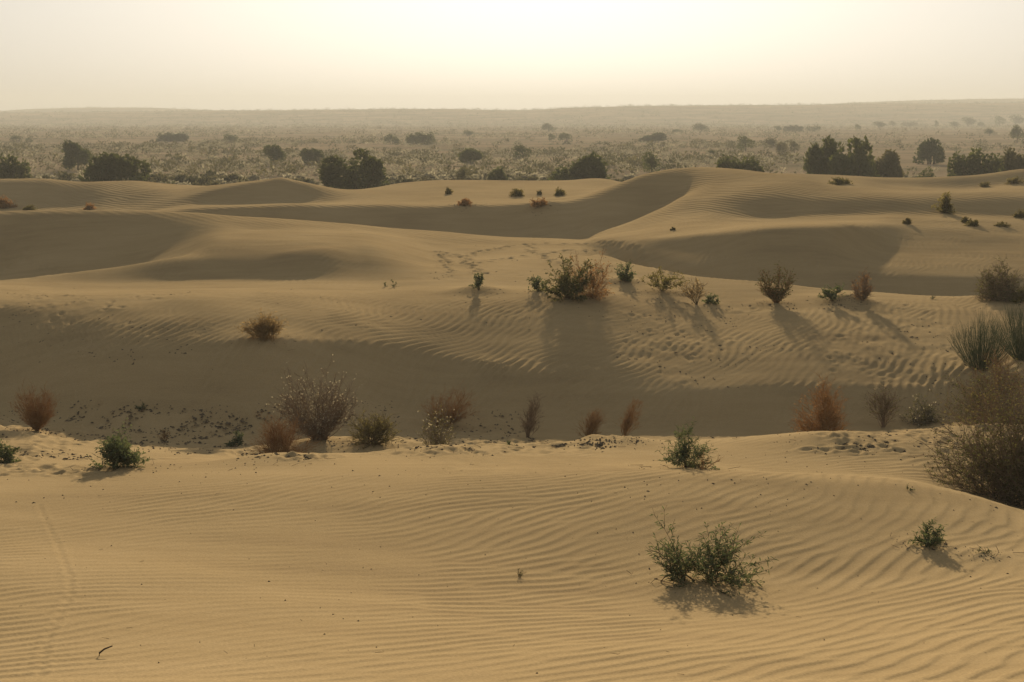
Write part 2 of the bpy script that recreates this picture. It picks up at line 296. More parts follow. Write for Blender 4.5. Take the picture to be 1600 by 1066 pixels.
# ------------------------------------------------------------------ materials
def nodes_of(name):
    m = bpy.data.materials.new(name); m.use_nodes = True
    nt = m.node_tree; nt.nodes.clear()
    out = nt.nodes.new('ShaderNodeOutputMaterial')
    return m, nt.nodes, nt.links, out
def ramp(n, stops):
    r = n.new('ShaderNodeValToRGB'); e = r.color_ramp.elements
    while len(e) > 1: e.remove(e[-1])
    e[0].position, e[0].color = stops[0][0], (*stops[0][1], 1)
    for p, c in stops[1:]:
        x = e.new(p); x.color = (*c, 1)
    return r
def sand_material():
    m, n, l, out = nodes_of('sand')
    tc = n.new('ShaderNodeNewGeometry')
    big = n.new('ShaderNodeTexNoise'); big.inputs['Scale'].default_value = 0.22; big.inputs['Detail'].default_value = 5
    fine = n.new('ShaderNodeTexNoise'); fine.inputs['Scale'].default_value = 55; fine.inputs['Detail'].default_value = 3
    l.new(tc.outputs['Position'], big.inputs['Vector']); l.new(tc.outputs['Position'], fine.inputs['Vector'])
    c1 = ramp(n, [(0.32, (0.29, 0.205, 0.104)), (0.5, (0.355, 0.253, 0.126)), (0.68, (0.405, 0.291, 0.149))])
    c2 = ramp(n, [(0.25, (0.68, 0.68, 0.68)), (0.75, (1.15, 1.15, 1.15))])
    mx = n.new('ShaderNodeMixRGB'); mx.blend_type = 'MULTIPLY'; mx.inputs[0].default_value = 0.7
    mp = n.new('ShaderNodeMapping'); mp.inputs['Rotation'].default_value = (0, 0, 0.6); mp.inputs['Scale'].default_value = (0.35, 2.2, 1.0); l.new(tc.outputs['Position'], mp.inputs['Vector'])
    st2 = n.new('ShaderNodeTexNoise'); st2.inputs['Scale'].default_value = 0.9; st2.inputs['Detail'].default_value = 6; st2.inputs['Roughness'].default_value = 0.7; l.new(mp.outputs[0], st2.inputs['Vector'])
    av = n.new('ShaderNodeMath'); av.operation = 'MULTIPLY_ADD'; av.inputs[1].default_value = 0.5; hv = n.new('ShaderNodeMath'); hv.operation = 'MULTIPLY'; hv.inputs[1].default_value = 0.5
    l.new(st2.outputs[0], hv.inputs[0]); l.new(big.outputs[0], av.inputs[0]); l.new(hv.outputs[0], av.inputs[2])
    l.new(av.outputs[0], c1.inputs[0]); l.new(fine.outputs[0], c2.inputs[0]); l.new(c1.outputs[0], mx.inputs[1]); l.new(c2.outputs[0], mx.inputs[2])
    bs = n.new('ShaderNodeBsdfDiffuse'); l.new(mx.outputs[0], bs.inputs['Color'])
    gl = n.new('ShaderNodeBsdfGlossy'); gl.inputs['Roughness'].default_value = 0.8; l.new(mx.outputs[0], gl.inputs['Color'])
    gm = n.new('ShaderNodeMixShader'); gm.inputs[0].default_value = 0.045
    # far slopes, where the mesh is too coarse for ripples: fine wavy relief
    wv = n.new('ShaderNodeTexWave'); wv.wave_type = 'BANDS'; wv.bands_direction = 'DIAGONAL'
    wv.inputs['Scale'].default_value = 0.9; wv.inputs['Distortion'].default_value = 5; wv.inputs['Detail'].default_value = 2; wv.inputs['Detail Scale'].default_value = 0.6
    l.new(tc.outputs['Position'], wv.inputs['Vector'])
    at = n.new('ShaderNodeAttribute'); at.attribute_name = 'far_ripple'
    mu = n.new('ShaderNodeMath'); mu.operation = 'MULTIPLY'; l.new(wv.outputs['Fac'], mu.inputs[0]); l.new(at.outputs['Fac'], mu.inputs[1])
    b1 = n.new('ShaderNodeBump'); b1.inputs['Strength'].default_value = 1.0; b1.inputs['Distance'].default_value = 0.018
    l.new(mu.outputs[0], b1.inputs['Height'])
    b2 = n.new('ShaderNodeBump'); b2.inputs['Strength'].default_value = 0.35; b2.inputs['Distance'].default_value = 0.006
    l.new(fine.outputs[0], b2.inputs['Height']); l.new(b1.outputs[0], b2.inputs['Normal']); l.new(b2.outputs[0], bs.inputs['Normal']); l.new(b2.outputs[0], gl.inputs['Normal'])
    l.new(bs.outputs[0], gm.inputs[1]); l.new(gl.outputs[0], gm.inputs[2]); l.new(gm.outputs[0], out.inputs['Surface'])
    return m
def plain_material():
    m, n, l, out = nodes_of('scrub_soil')
    g = n.new('ShaderNodeNewGeometry')
    a = n.new('ShaderNodeTexNoise'); a.inputs['Scale'].default_value = 0.03; a.inputs['Detail'].default_value = 8; a.inputs['Roughness'].default_value = 0.65
    l.new(g.outputs['Position'], a.inputs['Vector'])
    r = ramp(n, [(0.35, (0.16, 0.13, 0.075)), (0.55, (0.27, 0.195, 0.115)), (0.7, (0.36, 0.265, 0.155))])
    l.new(a.outputs[0], r.inputs[0])
    bs = n.new('ShaderNodeBsdfDiffuse'); l.new(r.outputs[0], bs.inputs['Color']); l.new(bs.outputs[0], out.inputs['Surface'])
    return m
def plant_material(name, c0, c1, trans=0.35, tint=(1.0, 0.9, 0.6), scale=9.0):
    m, n, l, out = nodes_of(name)
    g = n.new('ShaderNodeNewGeometry'); oi = n.new('ShaderNodeObjectInfo')
    t = n.new('ShaderNodeTexNoise'); t.inputs['Scale'].default_value = scale; t.inputs['Detail'].default_value = 2
    l.new(g.outputs['Position'], t.inputs['Vector'])
    r = ramp(n, [(0.3, c0), (0.7, c1)])
    ad = n.new('ShaderNodeMath'); ad.operation = 'MULTIPLY_ADD'; ad.inputs[1].default_value = 0.3; ad.inputs[2].default_value = -0.15
    l.new(oi.outputs['Random'], ad.inputs[0])
    ad2 = n.new('ShaderNodeMath'); ad2.operation = 'ADD'; l.new(t.outputs[0], ad2.inputs[0]); l.new(ad.outputs[0], ad2.inputs[1])
    l.new(ad2.outputs[0], r.inputs[0])
    d = n.new('ShaderNodeBsdfDiffuse'); tr = n.new('ShaderNodeBsdfTranslucent'); mix = n.new('ShaderNodeMixShader')
    mm = n.new('ShaderNodeMixRGB'); mm.blend_type = 'MULTIPLY'; mm.inputs[0].default_value = 1.0; mm.inputs[2].default_value = (*tint, 1)
    l.new(r.outputs[0], d.inputs['Color']); l.new(r.outputs[0], mm.inputs[1]); l.new(mm.outputs[0], tr.inputs['Color'])
    mix.inputs[0].default_value = trans
    l.new(d.outputs[0], mix.inputs[1]); l.new(tr.outputs[0], mix.inputs[2]); l.new(mix.outputs[0], out.inputs['Surface'])
    return m
M = dict(
    sand=sand_material(), soil=plain_material(),
    green=plant_material('green_leaf', (0.085, 0.100, 0.058), (0.14, 0.155, 0.09), 0.34, (1.0, 1.0, 0.55)),
    dull=plant_material('dull_green_leaf', (0.075, 0.08, 0.035), (0.13, 0.125, 0.055), 0.40),
    yellow=plant_material('yellow_green_leaf', (0.14, 0.13, 0.05), (0.21, 0.18, 0.075), 0.45),
    stem=plant_material('green_brown_stem', (0.07, 0.055, 0.03), (0.13, 0.09, 0.05), 0.0),
    bark=plant_material('dark_bark', (0.05, 0.037, 0.025), (0.09, 0.065, 0.042), 0.0),
    rust=plant_material('rust_twig', (0.26, 0.150, 0.068), (0.42, 0.262, 0.115), 0.35, (1.0, 0.8, 0.55)),
    brown=plant_material('brown_twig', (0.18, 0.13, 0.085), (0.30, 0.22, 0.15), 0.25, (1.0, 0.85, 0.6)),
    grey=plant_material('grey_twig', (0.18, 0.15, 0.11), (0.30, 0.25, 0.19), 0.25),
    seed=plant_material('pale_seed', (0.30, 0.27, 0.21), (0.48, 0.43, 0.35), 0.45),
    straw=plant_material('straw', (0.20, 0.14, 0.07), (0.34, 0.24, 0.12), 0.45),
    broom=plant_material('broom_stem', (0.075, 0.095, 0.05), (0.13, 0.15, 0.08), 0.15),
    olive=plant_material('olive_crown', (0.055, 0.060, 0.027), (0.095, 0.10, 0.046), 0.38, (1.0, 1.0, 0.5), 0.9),
    tuft=plant_material('pale_scrub', (0.14, 0.125, 0.08), (0.34, 0.30, 0.21), 0.5, (1.0, 0.97, 0.85), 0.35),
    scrub=plant_material('dark_scrub', (0.07, 0.068, 0.036), (0.14, 0.12, 0.065), 0.35, (1.0, 0.95, 0.7), 0.35),
    litter=plant_material('dark_litter', (0.08, 0.062, 0.042), (0.18, 0.135, 0.088), 0.0),
)

def grid_mesh(name, V3, nr, nc, mat, attrs=None):
    me = bpy.data.meshes.new(name)
    me.vertices.add(nr * nc); me.vertices.foreach_set('co', V3.reshape(-1).astype(np.float32))
    idx = np.arange(nr * nc).reshape(nr, nc)
    q = np.stack([idx[:-1, :-1], idx[:-1, 1:], idx[1:, 1:], idx[1:, :-1]], -1).reshape(-1)
    nf = (nr - 1) * (nc - 1)
    me.loops.add(nf * 4); me.loops.foreach_set('vertex_index', q.astype(np.int32))
    me.polygons.add(nf); me.polygons.foreach_set('loop_start', np.arange(0, nf * 4, 4, dtype=np.int32))
    me.polygons.foreach_set('use_smooth', np.ones(nf, dtype=bool))
    me.update(calc_edges=True)
    for k, a in (attrs or {}).items():
        at = me.attributes.new(k, 'FLOAT', 'POINT'); at.data.foreach_set('value', a.reshape(-1).astype(np.float32))
    me.materials.append(mat)
    o = bpy.data.objects.new(name, me); COL.objects.link(o); o['kind'] = 'structure'
    return o
far_r = sstep(56, 66, YY) * flat * (1 - TRAMPLE)
dunes = grid_mesh('sand_dunes', np.stack([XX, YY, GS], -1), len(Q), len(U), M['sand'], {'far_ripple': far_r})
dunes['label'] = 'rippled tan sand dunes with shaded slopes'; dunes['category'] = 'dunes'

# the plain behind, a sheet that reaches the hills
PQ = np.concatenate([np.geomspace(128, 600, 130), np.geomspace(610, 2500, 50)])
PU = np.concatenate([np.linspace(-1.6, -0.55, 10), np.linspace(-0.5, 0.5, 220), np.linspace(0.55, 1.6, 10)])
PX = PU[None] * PQ[:, None]; PY = np.repeat(PQ[:, None], len(PU), 1)
PZ = (fbm(PX / 60, PY / 60, 31, 3) - 0.5) * np.clip((PY - 136) / 60, 0, 1) - 0.06 * (1 - sstep(136, 150, PY))
plain = grid_mesh('plain', np.stack([PX, PY, PZ], -1), len(PQ), len(PU), M['soil'])

def hill(name, d, depth, line, seed):
    us = [pix(a, b)[0] for a, b in line]; zs = [CAM_Z + pix(a, b)[1] * d for a, b in line]
    uu = np.linspace(us[0], us[-1], 420); top = pchip1(us, zs, uu)
    prof = np.array([0, 0.08, 0.2, 0.36, 0.54, 0.72, 0.87, 0.96, 1.0, 0.97, 0.85, 0.5, 0.0])
    off = np.linspace(-depth, depth * 0.5, len(prof))
    yy = d + off
    X = uu[None] * yy[:, None]; Yv = np.repeat(yy[:, None], len(uu), 1)
    Z = prof[:, None] * (top[None] + 1.0) - 1.0 + (fbm(X / 70, Yv / 70, seed, 3) - 0.5) * 1.6 * prof[:, None]
    return grid_mesh(name, np.stack([X, Yv, Z], -1), len(prof), len(uu), M['soil']), uu, top
hill_near, hu, ht = hill('hill_ridge', 1750.0, 560.0, [(-500,178),(0,176),(100,175.5),(400,172.5),(560,170.5),(700,170.5),(800,172),(900,168),(1000,165.5),(1200,164),(1400,162),(1600,160.5),(2100,160)], 41)
hill_left, hlu, hlt = hill('hill_ridge', 2250.0, 320.0, [(-500,178),(0,173.5),(60,170),(150,167.5),(230,168.5),(320,172),(420,177),(500,182)], 43)
hill_right, hru, hrt = hill('hill_ridge', 2250.0, 320.0, [(1200,170),(1330,160.5),(1400,158),(1500,155),(1600,154),(2100,153)], 47)

# ------------------------------------------------------------------ mesh builder for plants
class MB:
    def __init__(s): s.v = []; s.f = []
    def tube(s, pts, radii, sides=3):
        b = len(s.v); n = len(pts)
        for i, p in enumerate(pts):
            q = pts[min(i + 1, n - 1)]; o = pts[max(i - 1, 0)]
            tx, ty, tz = q[0] - o[0], q[1] - o[1], q[2] - o[2]
            L = math.sqrt(tx * tx + ty * ty + tz * tz) or 1; tx /= L; ty /= L; tz /= L
            if abs(tz) < 0.9: ax, ay, az = ty, -tx, 0.0
            else: ax, ay, az = 0.0, tz, -ty
            L = math.sqrt(ax * ax + ay * ay + az * az) or 1; ax /= L; ay /= L; az /= L
            bx, by, bz = ty * az - tz * ay, tz * ax - tx * az, tx * ay - ty * ax
            r = radii[i]
            for k in range(sides):
                c = math.cos(2 * math.pi * k / sides) * r; d = math.sin(2 * math.pi * k / sides) * r
                s.v.append((p[0] + ax * c + bx * d, p[1] + ay * c + by * d, p[2] + az * c + bz * d))
        for i in range(n - 1):
            for k in range(sides):
                k2 = (k + 1) % sides
                s.f.append((b + i * sides + k, b + i * sides + k2, b + (i + 1) * sides + k2, b + (i + 1) * sides + k))
    def leaf(s, p, d, L, w, rng, curl=0.15):
        """a small pointed leaf of two bent faces along direction d"""
        n = math.sqrt(d[0] ** 2 + d[1] ** 2 + d[2] ** 2) or 1; d = (d[0] / n, d[1] / n, d[2] / n)
        r = (rng.gauss(0, 1), rng.gauss(0, 1), rng.gauss(0, 1))
        sx, sy, sz = d[1] * r[2] - d[2] * r[1], d[2] * r[0] - d[0] * r[2], d[0] * r[1] - d[1] * r[0]
        n = math.sqrt(sx * sx + sy * sy + sz * sz) or 1; sx, sy, sz = sx / n * w / 2, sy / n * w / 2, sz / n * w / 2
        b = len(s.v); m = 0.45 * L; dz = -curl * L
        s.v += [p, (p[0] + d[0] * m + sx, p[1] + d[1] * m + sy, p[2] + d[2] * m + sz), (p[0] + d[0] * L, p[1] + d[1] * L, p[2] + d[2] * L + dz),
                (p[0] + d[0] * m - sx, p[1] + d[1] * m - sy, p[2] + d[2] * m - sz)]
        s.f += [(b, b + 1, b + 2), (b, b + 2, b + 3)]
    def mesh(s, name, mat):
        me = bpy.data.meshes.new(name); me.from_pydata(s.v, [], s.f); me.materials.append(mat)
        return me
    def build(s, name, mat, parent, stuff=False):
        o = bpy.data.objects.new(name, s.mesh(name, mat)); COL.objects.link(o); o.parent = parent
        if stuff: o['kind'] = 'stuff'
        return o
def thing(name, label, cat, loc, group=None, rz=0.0):
    o = bpy.data.objects.new(name, None); COL.objects.link(o); o.empty_display_size = 0.2
    o.location = loc; o.rotation_euler[2] = rz; o['label'] = label; o['category'] = cat
    if group: o['group'] = group
    return o
def bez(a, c, b, n):
    out = []
    for i in range(n + 1):
        t = i / n; k0, k1, k2 = (1 - t) ** 2, 2 * t * (1 - t), t * t
        out.append((a[0] * k0 + c[0] * k1 + b[0] * k2, a[1] * k0 + c[1] * k1 + b[1] * k2, a[2] * k0 + c[2] * k1 + b[2] * k2))
    return out
def add(p, d, s): return (p[0] + d[0] * s, p[1] + d[1] * s, p[2] + d[2] * s)
def rdir(rng):
    while True:
        x, y, z = rng.uniform(-1, 1), rng.uniform(-1, 1), rng.uniform(-1, 1)
        q = x * x + y * y + z * z
        if 0.05 < q < 1:
            q = math.sqrt(q); return (x / q, y / q, z / q)

def crown_target(rng, shape, w, h, lean):
    d = rdir(rng)
    if shape == 'vase':                 # ball on a narrow foot
        r = rng.uniform(0.55, 1.0) ** 0.5
        p = [d[0] * w / 2 * r, d[1] * w / 2 * r, h * 0.56 + d[2] * h * 0.44 * r]
        p[2] = max(p[2], 0.18 * h)
        k = min(1, 0.45 + 0.9 * p[2] / h); p[0] *= k; p[1] *= k
    elif shape == 'dome':
        r = rng.uniform(0.5, 1.0) ** 0.5
        p = [d[0] * w / 2 * r, d[1] * w / 2 * r, abs(d[2]) * h * r + 0.04 * h]
    elif shape == 'fan':                # loose upright spread
        a = rng.uniform(0, 2 * math.pi); r = rng.random() ** 0.6
        hh = h * (1 - 0.35 * r * r) * rng.uniform(0.6, 1.0)
        p = [math.cos(a) * r * w / 2, math.sin(a) * r * w / 2, hh]
    else:                               # plume: tall narrow feather
        a = rng.uniform(0, 2 * math.pi); t = rng.uniform(0.3, 1.0)
        r = math.sin(math.pi * min(1, 0.18 + 0.72 * t)) * rng.random() ** 0.5
        p = [math.cos(a) * r * w / 2, math.sin(a) * r * w / 2, h * t]
    p[0] += lean * p[2] + rng.gauss(0, 0.05) * w; p[1] += rng.gauss(0, 0.05) * w; p[2] *= rng.uniform(0.88, 1.06)
    return tuple(p)

def shrub(name, label, px, py, wpx, hpx, shape='dome', wood='brown', leaf=None, stems=30, twigs=8, leaves=0, leaf_l=0.05, leaf_w=0.014,
          twig_l=0.22, rad=0.006, lean=0.0, seeds=0, split=False, seed=1, loc=None, sink=0.03, group=None, cat='shrub', sides=3, side_twigs=2, droop=0.0, mat_seed='seed', foot=None):
    x, y, z = loc or spot(px, py)
    k = y / (F * CT + (533 - py) * ST)               # metres per pixel there
    w, h = wpx * k, hpx * k * 1.02
    if loc: h = max(h * 0.8, CAM_Z + pix(px, py - hpx)[1] * y - z)
    if foot is None: foot = 0.06
    w *= 0.92
    twig_l = min(twig_l, 0.32 * min(w, h)); lk = min(1.0, 0.2 * h / leaf_l); leaf_l *= lk; leaf_w *= lk
    rng = random.Random(seed * 7919 + int(px))
    root = thing(name, label, cat, (x, y, z - sink), group)
    wood_b, leaf_b, seed_b = MB(), MB(), MB()
    ragged = (rng.uniform(0.1, 0.28), rng.uniform(0, 6.28), rng.uniform(0, 6.28), rng.uniform(0, 6.28))
    for s in range(stems):
        if split: wood_b, leaf_b = MB(), MB()
        tg = crown_target(rng, shape, w, h, lean)
        ph = math.atan2(tg[1], tg[0]); rg = 1 + ragged[0] * math.sin(ph + ragged[1]) + 0.16 * math.sin(3 * ph + ragged[2]); rz = 1 + 0.13 * math.sin(2 * ph + ragged[3]) - 0.04
        tg = (tg[0] * rg, tg[1] * rg, tg[2] * rz)
        a0 = rng.uniform(0, 6.283); r0 = foot * w * rng.random()
        base = (math.cos(a0) * r0, math.sin(a0) * r0, 0)
        low = 0.30 if shape in ('dome', 'fan') else 0.55 if shape == 'vase' else 0.3
        c = (base[0] + (tg[0] - base[0]) * low + rng.gauss(0, 0.05) * w, base[1] + (tg[1] - base[1]) * low + rng.gauss(0, 0.05) * w, base[2] + (tg[2]) * (0.42 if shape == 'vase' else 0.55))
        n = 5 if split else 4
        P = bez(base, c, tg, n)
        wood_b.tube(P, [rad * (1 - 0.65 * i / n) for i in range(n + 1)], sides)
        for t in range(twigs):
            i = rng.uniform(0.3, 0.99) * n; j = int(i); f = i - j
            p = tuple(P[j][q] * (1 - f) + P[j + 1][q] * f for q in range(3))
            tg2 = (P[j + 1][0] - P[j][0], P[j + 1][1] - P[j][1], P[j + 1][2] - P[j][2])
            L = math.sqrt(sum(q * q for q in tg2)) or 1
            r = rdir(rng)
            d = (tg2[0] / L + r[0] * 0.9, tg2[1] / L + r[1] * 0.9, tg2[2] / L + r[2] * 0.7 + 0.15)
            L2 = math.sqrt(sum(q * q for q in d)) or 1; d = (d[0] / L2, d[1] / L2, d[2] / L2)
            tl = twig_l * rng.uniform(0.5, 1.2)
            e = add(p, d, tl); e = (e[0], e[1], e[2] - droop * tl)
            mid = add(p, d, tl * 0.5)
            wood_b.tube([p, mid, e], [rad * 0.5, rad * 0.42, rad * 0.25], sides)
            for q in range(side_twigs):
                f2 = rng.uniform(0.3, 1.0); pp = add(p, d, tl * f2); r = rdir(rng)
                ee = add(pp, (d[0] * 0.7 + r[0], d[1] * 0.7 + r[1], d[2] * 0.7 + r[2] * 0.7), tl * 0.38)
                wood_b.tube([pp, ee], [rad * 0.36, rad * 0.2], sides)
                if seeds and rng.random() < seeds:
                    for _ in range(2): seed_b.leaf(ee, (rng.gauss(0, .5), rng.gauss(0, .5), 1), leaf_l * 0.9, leaf_l * 0.3, rng)
            for q in range(leaves):
                f2 = (q + rng.random()) / leaves; pp = add(p, d, tl * f2)
                r = rdir(rng)
                sd = 1 if q % 2 else -1
                dd = (d[0] * 0.5 + r[0] * 0.9, d[1] * 0.5 + r[1] * 0.9, d[2] * 0.5 + r[2] * 0.7 + 0.1)
                leaf_b.leaf((pp[0], pp[1], pp[2] - droop * tl * f2), dd, leaf_l * rng.uniform(0.7, 1.25), leaf_w * rng.uniform(0.8, 1.3), rng)
        if split:
            br = wood_b.build('branch', M[wood], root)
            if leaf and leaf_b.f: leaf_b.build('leaves', M[leaf], br, True)
    if not split:
        wood_b.build('stems', M[wood], root)
        if leaf and leaf_b.f: leaf_b.build('leaves', M[leaf], root, True)
    if seed_b.f: seed_b.build('seed_heads', M[mat_seed], root, True)
    return root

def broom(name, label, px, py, wpx, hpx, n=160, seed=1, loc=None, wood='broom', rad=0.008, cat='shrub'):
    """a sheaf of thin leafless upright stems"""
    x, y, z = loc or spot(px, py)
    k = y / (F * CT + (533 - py) * ST); w, h = wpx * k, hpx * k
    rng = random.Random(seed)
    root = thing(name, label, cat, (x, y, z - 0.03))
    b, t = MB(), MB()
    for i in range(n):
        a = rng.uniform(0, 6.283); r = rng.random() ** 0.5
        hh = h * (1 - 0.45 * r ** 2) * rng.uniform(0.7, 1.05)
        base = (math.cos(a) * r * 0.12 * w, math.sin(a) * r * 0.12 * w, 0)
        tip = (math.cos(a) * r * w * 0.5, math.sin(a) * r * w * 0.5, hh)
        c = (tip[0] * 0.7 + rng.gauss(0, .05) * w, tip[1] * 0.7 + rng.gauss(0, .05) * w, hh * 0.45)
        P = bez(base, c, tip, 4)
        b.tube(P, [rad, rad * .9, rad * .75, rad * .55, rad * .3])
        for q in range(4):
            j = rng.randint(1, 3); p = P[j]; d = (P[j + 1][0] - P[j][0] + rng.gauss(0, .04) * h, P[j + 1][1] - P[j][1] + rng.gauss(0, .04) * h, P[j + 1][2] - P[j][2])
            t.tube([p, add(p, d, rng.uniform(0.6, 1.3))], [rad * .5, rad * .25])
    b.build('stems', M[wood], root); t.build('twigs', M[wood], root, True)
    return root

# ------------------------------------------------------------------ shrubs on the dunes, near to far
def at(px, d, py):                                   # a spot by column and distance where the foot is hidden
    u, s = pix(px, py); return (u * d, d, height(u * d, d))
LEAFY = dict(shape='dome', wood='stem', leaf='green', split=True, leaf_l=0.058, leaf_w=0.0125, twig_l=0.17, rad=0.0042, side_twigs=1)
shrub('leafy_shrub', 'largest green leafy shrub in the foreground, two clumps above a bent stem', 1068, 908, 96, 94, stems=16, twigs=9, leaves=7, lean=-0.3, seed=3, **LEAFY)
f1 = bpy.context.scene.collection.objects[-1]
while f1.parent: f1 = f1.parent
def more_branches(root, px, py, wpx, hpx, off, **kw):
    """a second clump of branches for the same plant"""
    n0 = set(COL.objects)
    r2 = shrub('clump', 'x', px, py, wpx, hpx, **kw)
    dx = r2.location - root.location
    for o in [o for o in COL.objects if o not in n0 and o.parent == r2]:
        o.parent = root; o.location = (dx.x, dx.y, dx.z)
    bpy.data.objects.remove(r2)
more_branches(f1, 1110, 908, 150, 98, 0, stems=26, twigs=9, leaves=7, lean=0.35, seed=4, **LEAFY)
# the bent bare stem at its left foot
b = MB(); k = f1.location.y / 2150.0
b.tube([(x * k, -0.02 - 0.1 * i * k, zz * k) for i, (x, zz) in enumerate([(22, 2), (5, 14), (-14, 17), (-30, 12), (-36, 5), (-33, 1)])], [0.008, 0.008, 0.008, 0.007, 0.007, 0.006], 5)
b.tube([(-30 * k, -0.03, 6 * k), (-46 * k, -0.05, 10 * k), (-54 * k, -0.05, 2 * k)], [0.003, 0.003, 0.002])
b.build('bent_stem', M['stem'], f1)

shrub('leafy_shrub', 'small upright green leafy shrub at right, nearer the camera than the big brown thicket', 1452, 852, 56, 52, stems=9, twigs=9, leaves=8, seed=5, **LEAFY)
shrub('seedling', 'tiny low green seedling on the sand just right of the small upright shrub', 1537, 866, 44, 18, stems=7, twigs=6, leaves=7, seed=6, **LEAFY)
shrub('seedling', 'tiny green seedling with long shadow left of the big brown thicket', 1418, 767, 22, 15, stems=4, twigs=6, leaves=7, seed=7, **LEAFY)
shrub('leafy_shrub', 'green leafy shrub standing on the near sand crest with dry red twigs at its foot', 1072, 731, 88, 62, stems=22, twigs=10, leaves=9, seed=8, **LEAFY)
f5 = [o for o in COL.objects if o.get('label', '').startswith('green leafy shrub standing on the near sand crest')][0]
more_branches(f5, 1098, 735, 60, 34, 0, shape='fan', wood='rust', stems=8, twigs=6, leaves=0, split=True, twig_l=0.12, rad=0.004, seed=9)
shrub('seedling', 'lone thin wilted seedling in the middle of the foreground sand', 812, 903, 20, 19, stems=3, twigs=5, leaves=4, seed=10, **dict(LEAFY, shape='fan', leaf='dull'))
shrub('leafy_shrub', 'low green shrub with bare lower stems on the left end of the near crest', 185, 731, 98, 62, stems=28, twigs=11, leaves=9, seed=11, **dict(LEAFY, twig_l=0.2, leaf_l=0.06, leaf_w=0.018))
shrub('leafy_shrub', 'green shrub cut off by the left edge of the picture', 3, 724, 60, 34, stems=18, twigs=9, leaves=8, seed=12, **dict(LEAFY, leaf_l=0.06, leaf_w=0.018))

# fallen stick
x, y, z = spot(155, 1027)
b = MB(); b.tube([(0, 0, 0.0), (0.006, -0.01, 0.03), (0.03, 0.02, 0.045), (0.075, 0.05, 0.055)], [0.006, 0.0065, 0.006, 0.004], 5)
st = b.build('stick', M['bark'], None); st.location = (x, y, z); st['label'] = 'short dark bent stick poking from the sand at lower left'; st['category'] = 'stick'

# the thicket on the right edge
shrub('thicket_shrub', 'big dark brown twiggy bush at the right edge, nearest of the thicket', 1580, 800, 245, 182, shape='dome', wood='brown', leaf='dull', stems=150, twigs=11, leaves=5, leaf_l=0.045, leaf_w=0.017, twig_l=0.34, rad=0.007, seed=21, loc=at(1572, 19.3, 800), foot=0.22)
shrub('thicket_shrub', 'tangled olive brown bush behind the nearest thicket bush, arching bare stems', 1565, 705, 215, 135, shape='dome', wood='brown', leaf='yellow', stems=70, twigs=10, leaves=4, leaf_l=0.05, leaf_w=0.018, twig_l=0.42, rad=0.008, seed=22, loc=at(1570, 26.0, 705), foot=0.2, lean=-0.15)
shrub('thicket_shrub', 'dull green leafy bush low in the thicket at the right edge', 1580, 665, 165, 100, shape='dome', wood='brown', leaf='dull', stems=60, twigs=9, leaves=5, leaf_l=0.06, leaf_w=0.02, twig_l=0.3, rad=0.007, seed=23, loc=at(1592, 28.5, 665), foot=0.2)
shrub('thicket_shrub', 'reddish brown dry bush below the green broom at the right edge', 1555, 615, 110, 75, shape='dome', wood='rust', stems=70, twigs=10, twig_l=0.25, rad=0.007, seed=24, loc=at(1560, 31.8, 615), foot=0.15)
broom('broom_bush', 'grey green bush of thin upright leafless stems at right, before pale sand', 1532, 578, 108, 98, 300, 25, rad=0.0042)
broom('broom_bush', 'darker green upright broom bush cut off by the right edge', 1600, 562, 116, 100, 320, 26, rad=0.0042)
shrub('thicket_shrub', 'olive brown bush filling the gap between the brooms and the nearest thicket bush', 1535, 650, 130, 80, shape='dome', wood='brown', leaf='dull', stems=70, twigs=9, leaves=5, leaf_l=0.06, leaf_w=0.02, twig_l=0.3, rad=0.006, seed=61, loc=at(1538, 30.4, 650), foot=0.2)
shrub('dry_bush', 'low dark olive bush with pale seed tips left of the thicket', 1437, 662, 75, 42, shape='dome', wood='grey', leaf='dull', stems=40, twigs=8, leaves=4, leaf_l=0.05, leaf_w=0.018, twig_l=0.25, seeds=0.12, rad=0.007, seed=27, foot=0.2)
shrub('dry_bush', 'thin brown bush in shade right of the bright rust bush', 1380, 668, 62, 72, shape='fan', wood='brown', leaf='dull', stems=34, twigs=8, leaves=2, twig_l=0.26, rad=0.007, seed=28)
shrub('dry_bush', 'big rust orange bush in the shaded hollow right of centre', 1288, 686, 88, 94, loc=at(1288, 29.6, 686), shape='dome', wood='rust', leaf='rust', stems=100, twigs=11, leaves=2, leaf_l=0.05, leaf_w=0.014, twig_l=0.28, rad=0.007, seed=29, foot=0.14)

VASE = dict(shape='vase', wood='rust', stems=125, twigs=9, twig_l=0.17, rad=0.0052, side_twigs=3, foot=0.035)
shrub('dry_bush', 'rust red ball of dry twigs on a narrow foot, alone at far left', 58, 673, 66, 76, seed=31, **VASE)
PL = dict(shape='plume', wood='rust', stems=52, twigs=8, twig_l=0.22, rad=0.005, side_twigs=3, foot=0.08)
shrub('dry_bush', 'rust feather-shaped bush leaning right, the left one of the pair in the hollow', 918, 692, 46, 62, loc=at(918, 29.9, 692), lean=0.38, seed=32, **PL)
shrub('dry_bush', 'rust feather-shaped bush, the right and taller one of the pair in the hollow', 974, 688, 36, 68, loc=at(974, 30.0, 688), lean=0.28, seed=33, **PL)
shrub('dry_bush', 'faint brown narrow bush in shade near the middle of the hollow', 824, 682, 42, 66, loc=at(824, 30.3, 682), lean=0.22, seed=34, **dict(PL, wood='brown', stems=44))
shrub('dry_bush', 'dark rust bush with flat broad top leaning right, behind the pale wispy bush', 688, 667, 92, 60, lean=0.45, seed=35, **dict(VASE, stems=120))
shrub('dry_bush', 'largest grey brown bush in the hollow with pale feathery tips', 500, 698, 140, 124, loc=at(500, 28.4, 698), shape='vase', wood='brown', stems=110, twigs=12, twig_l=0.26, rad=0.008, side_twigs=3, seeds=0.34, leaf_l=0.045, seed=36, foot=0.1)
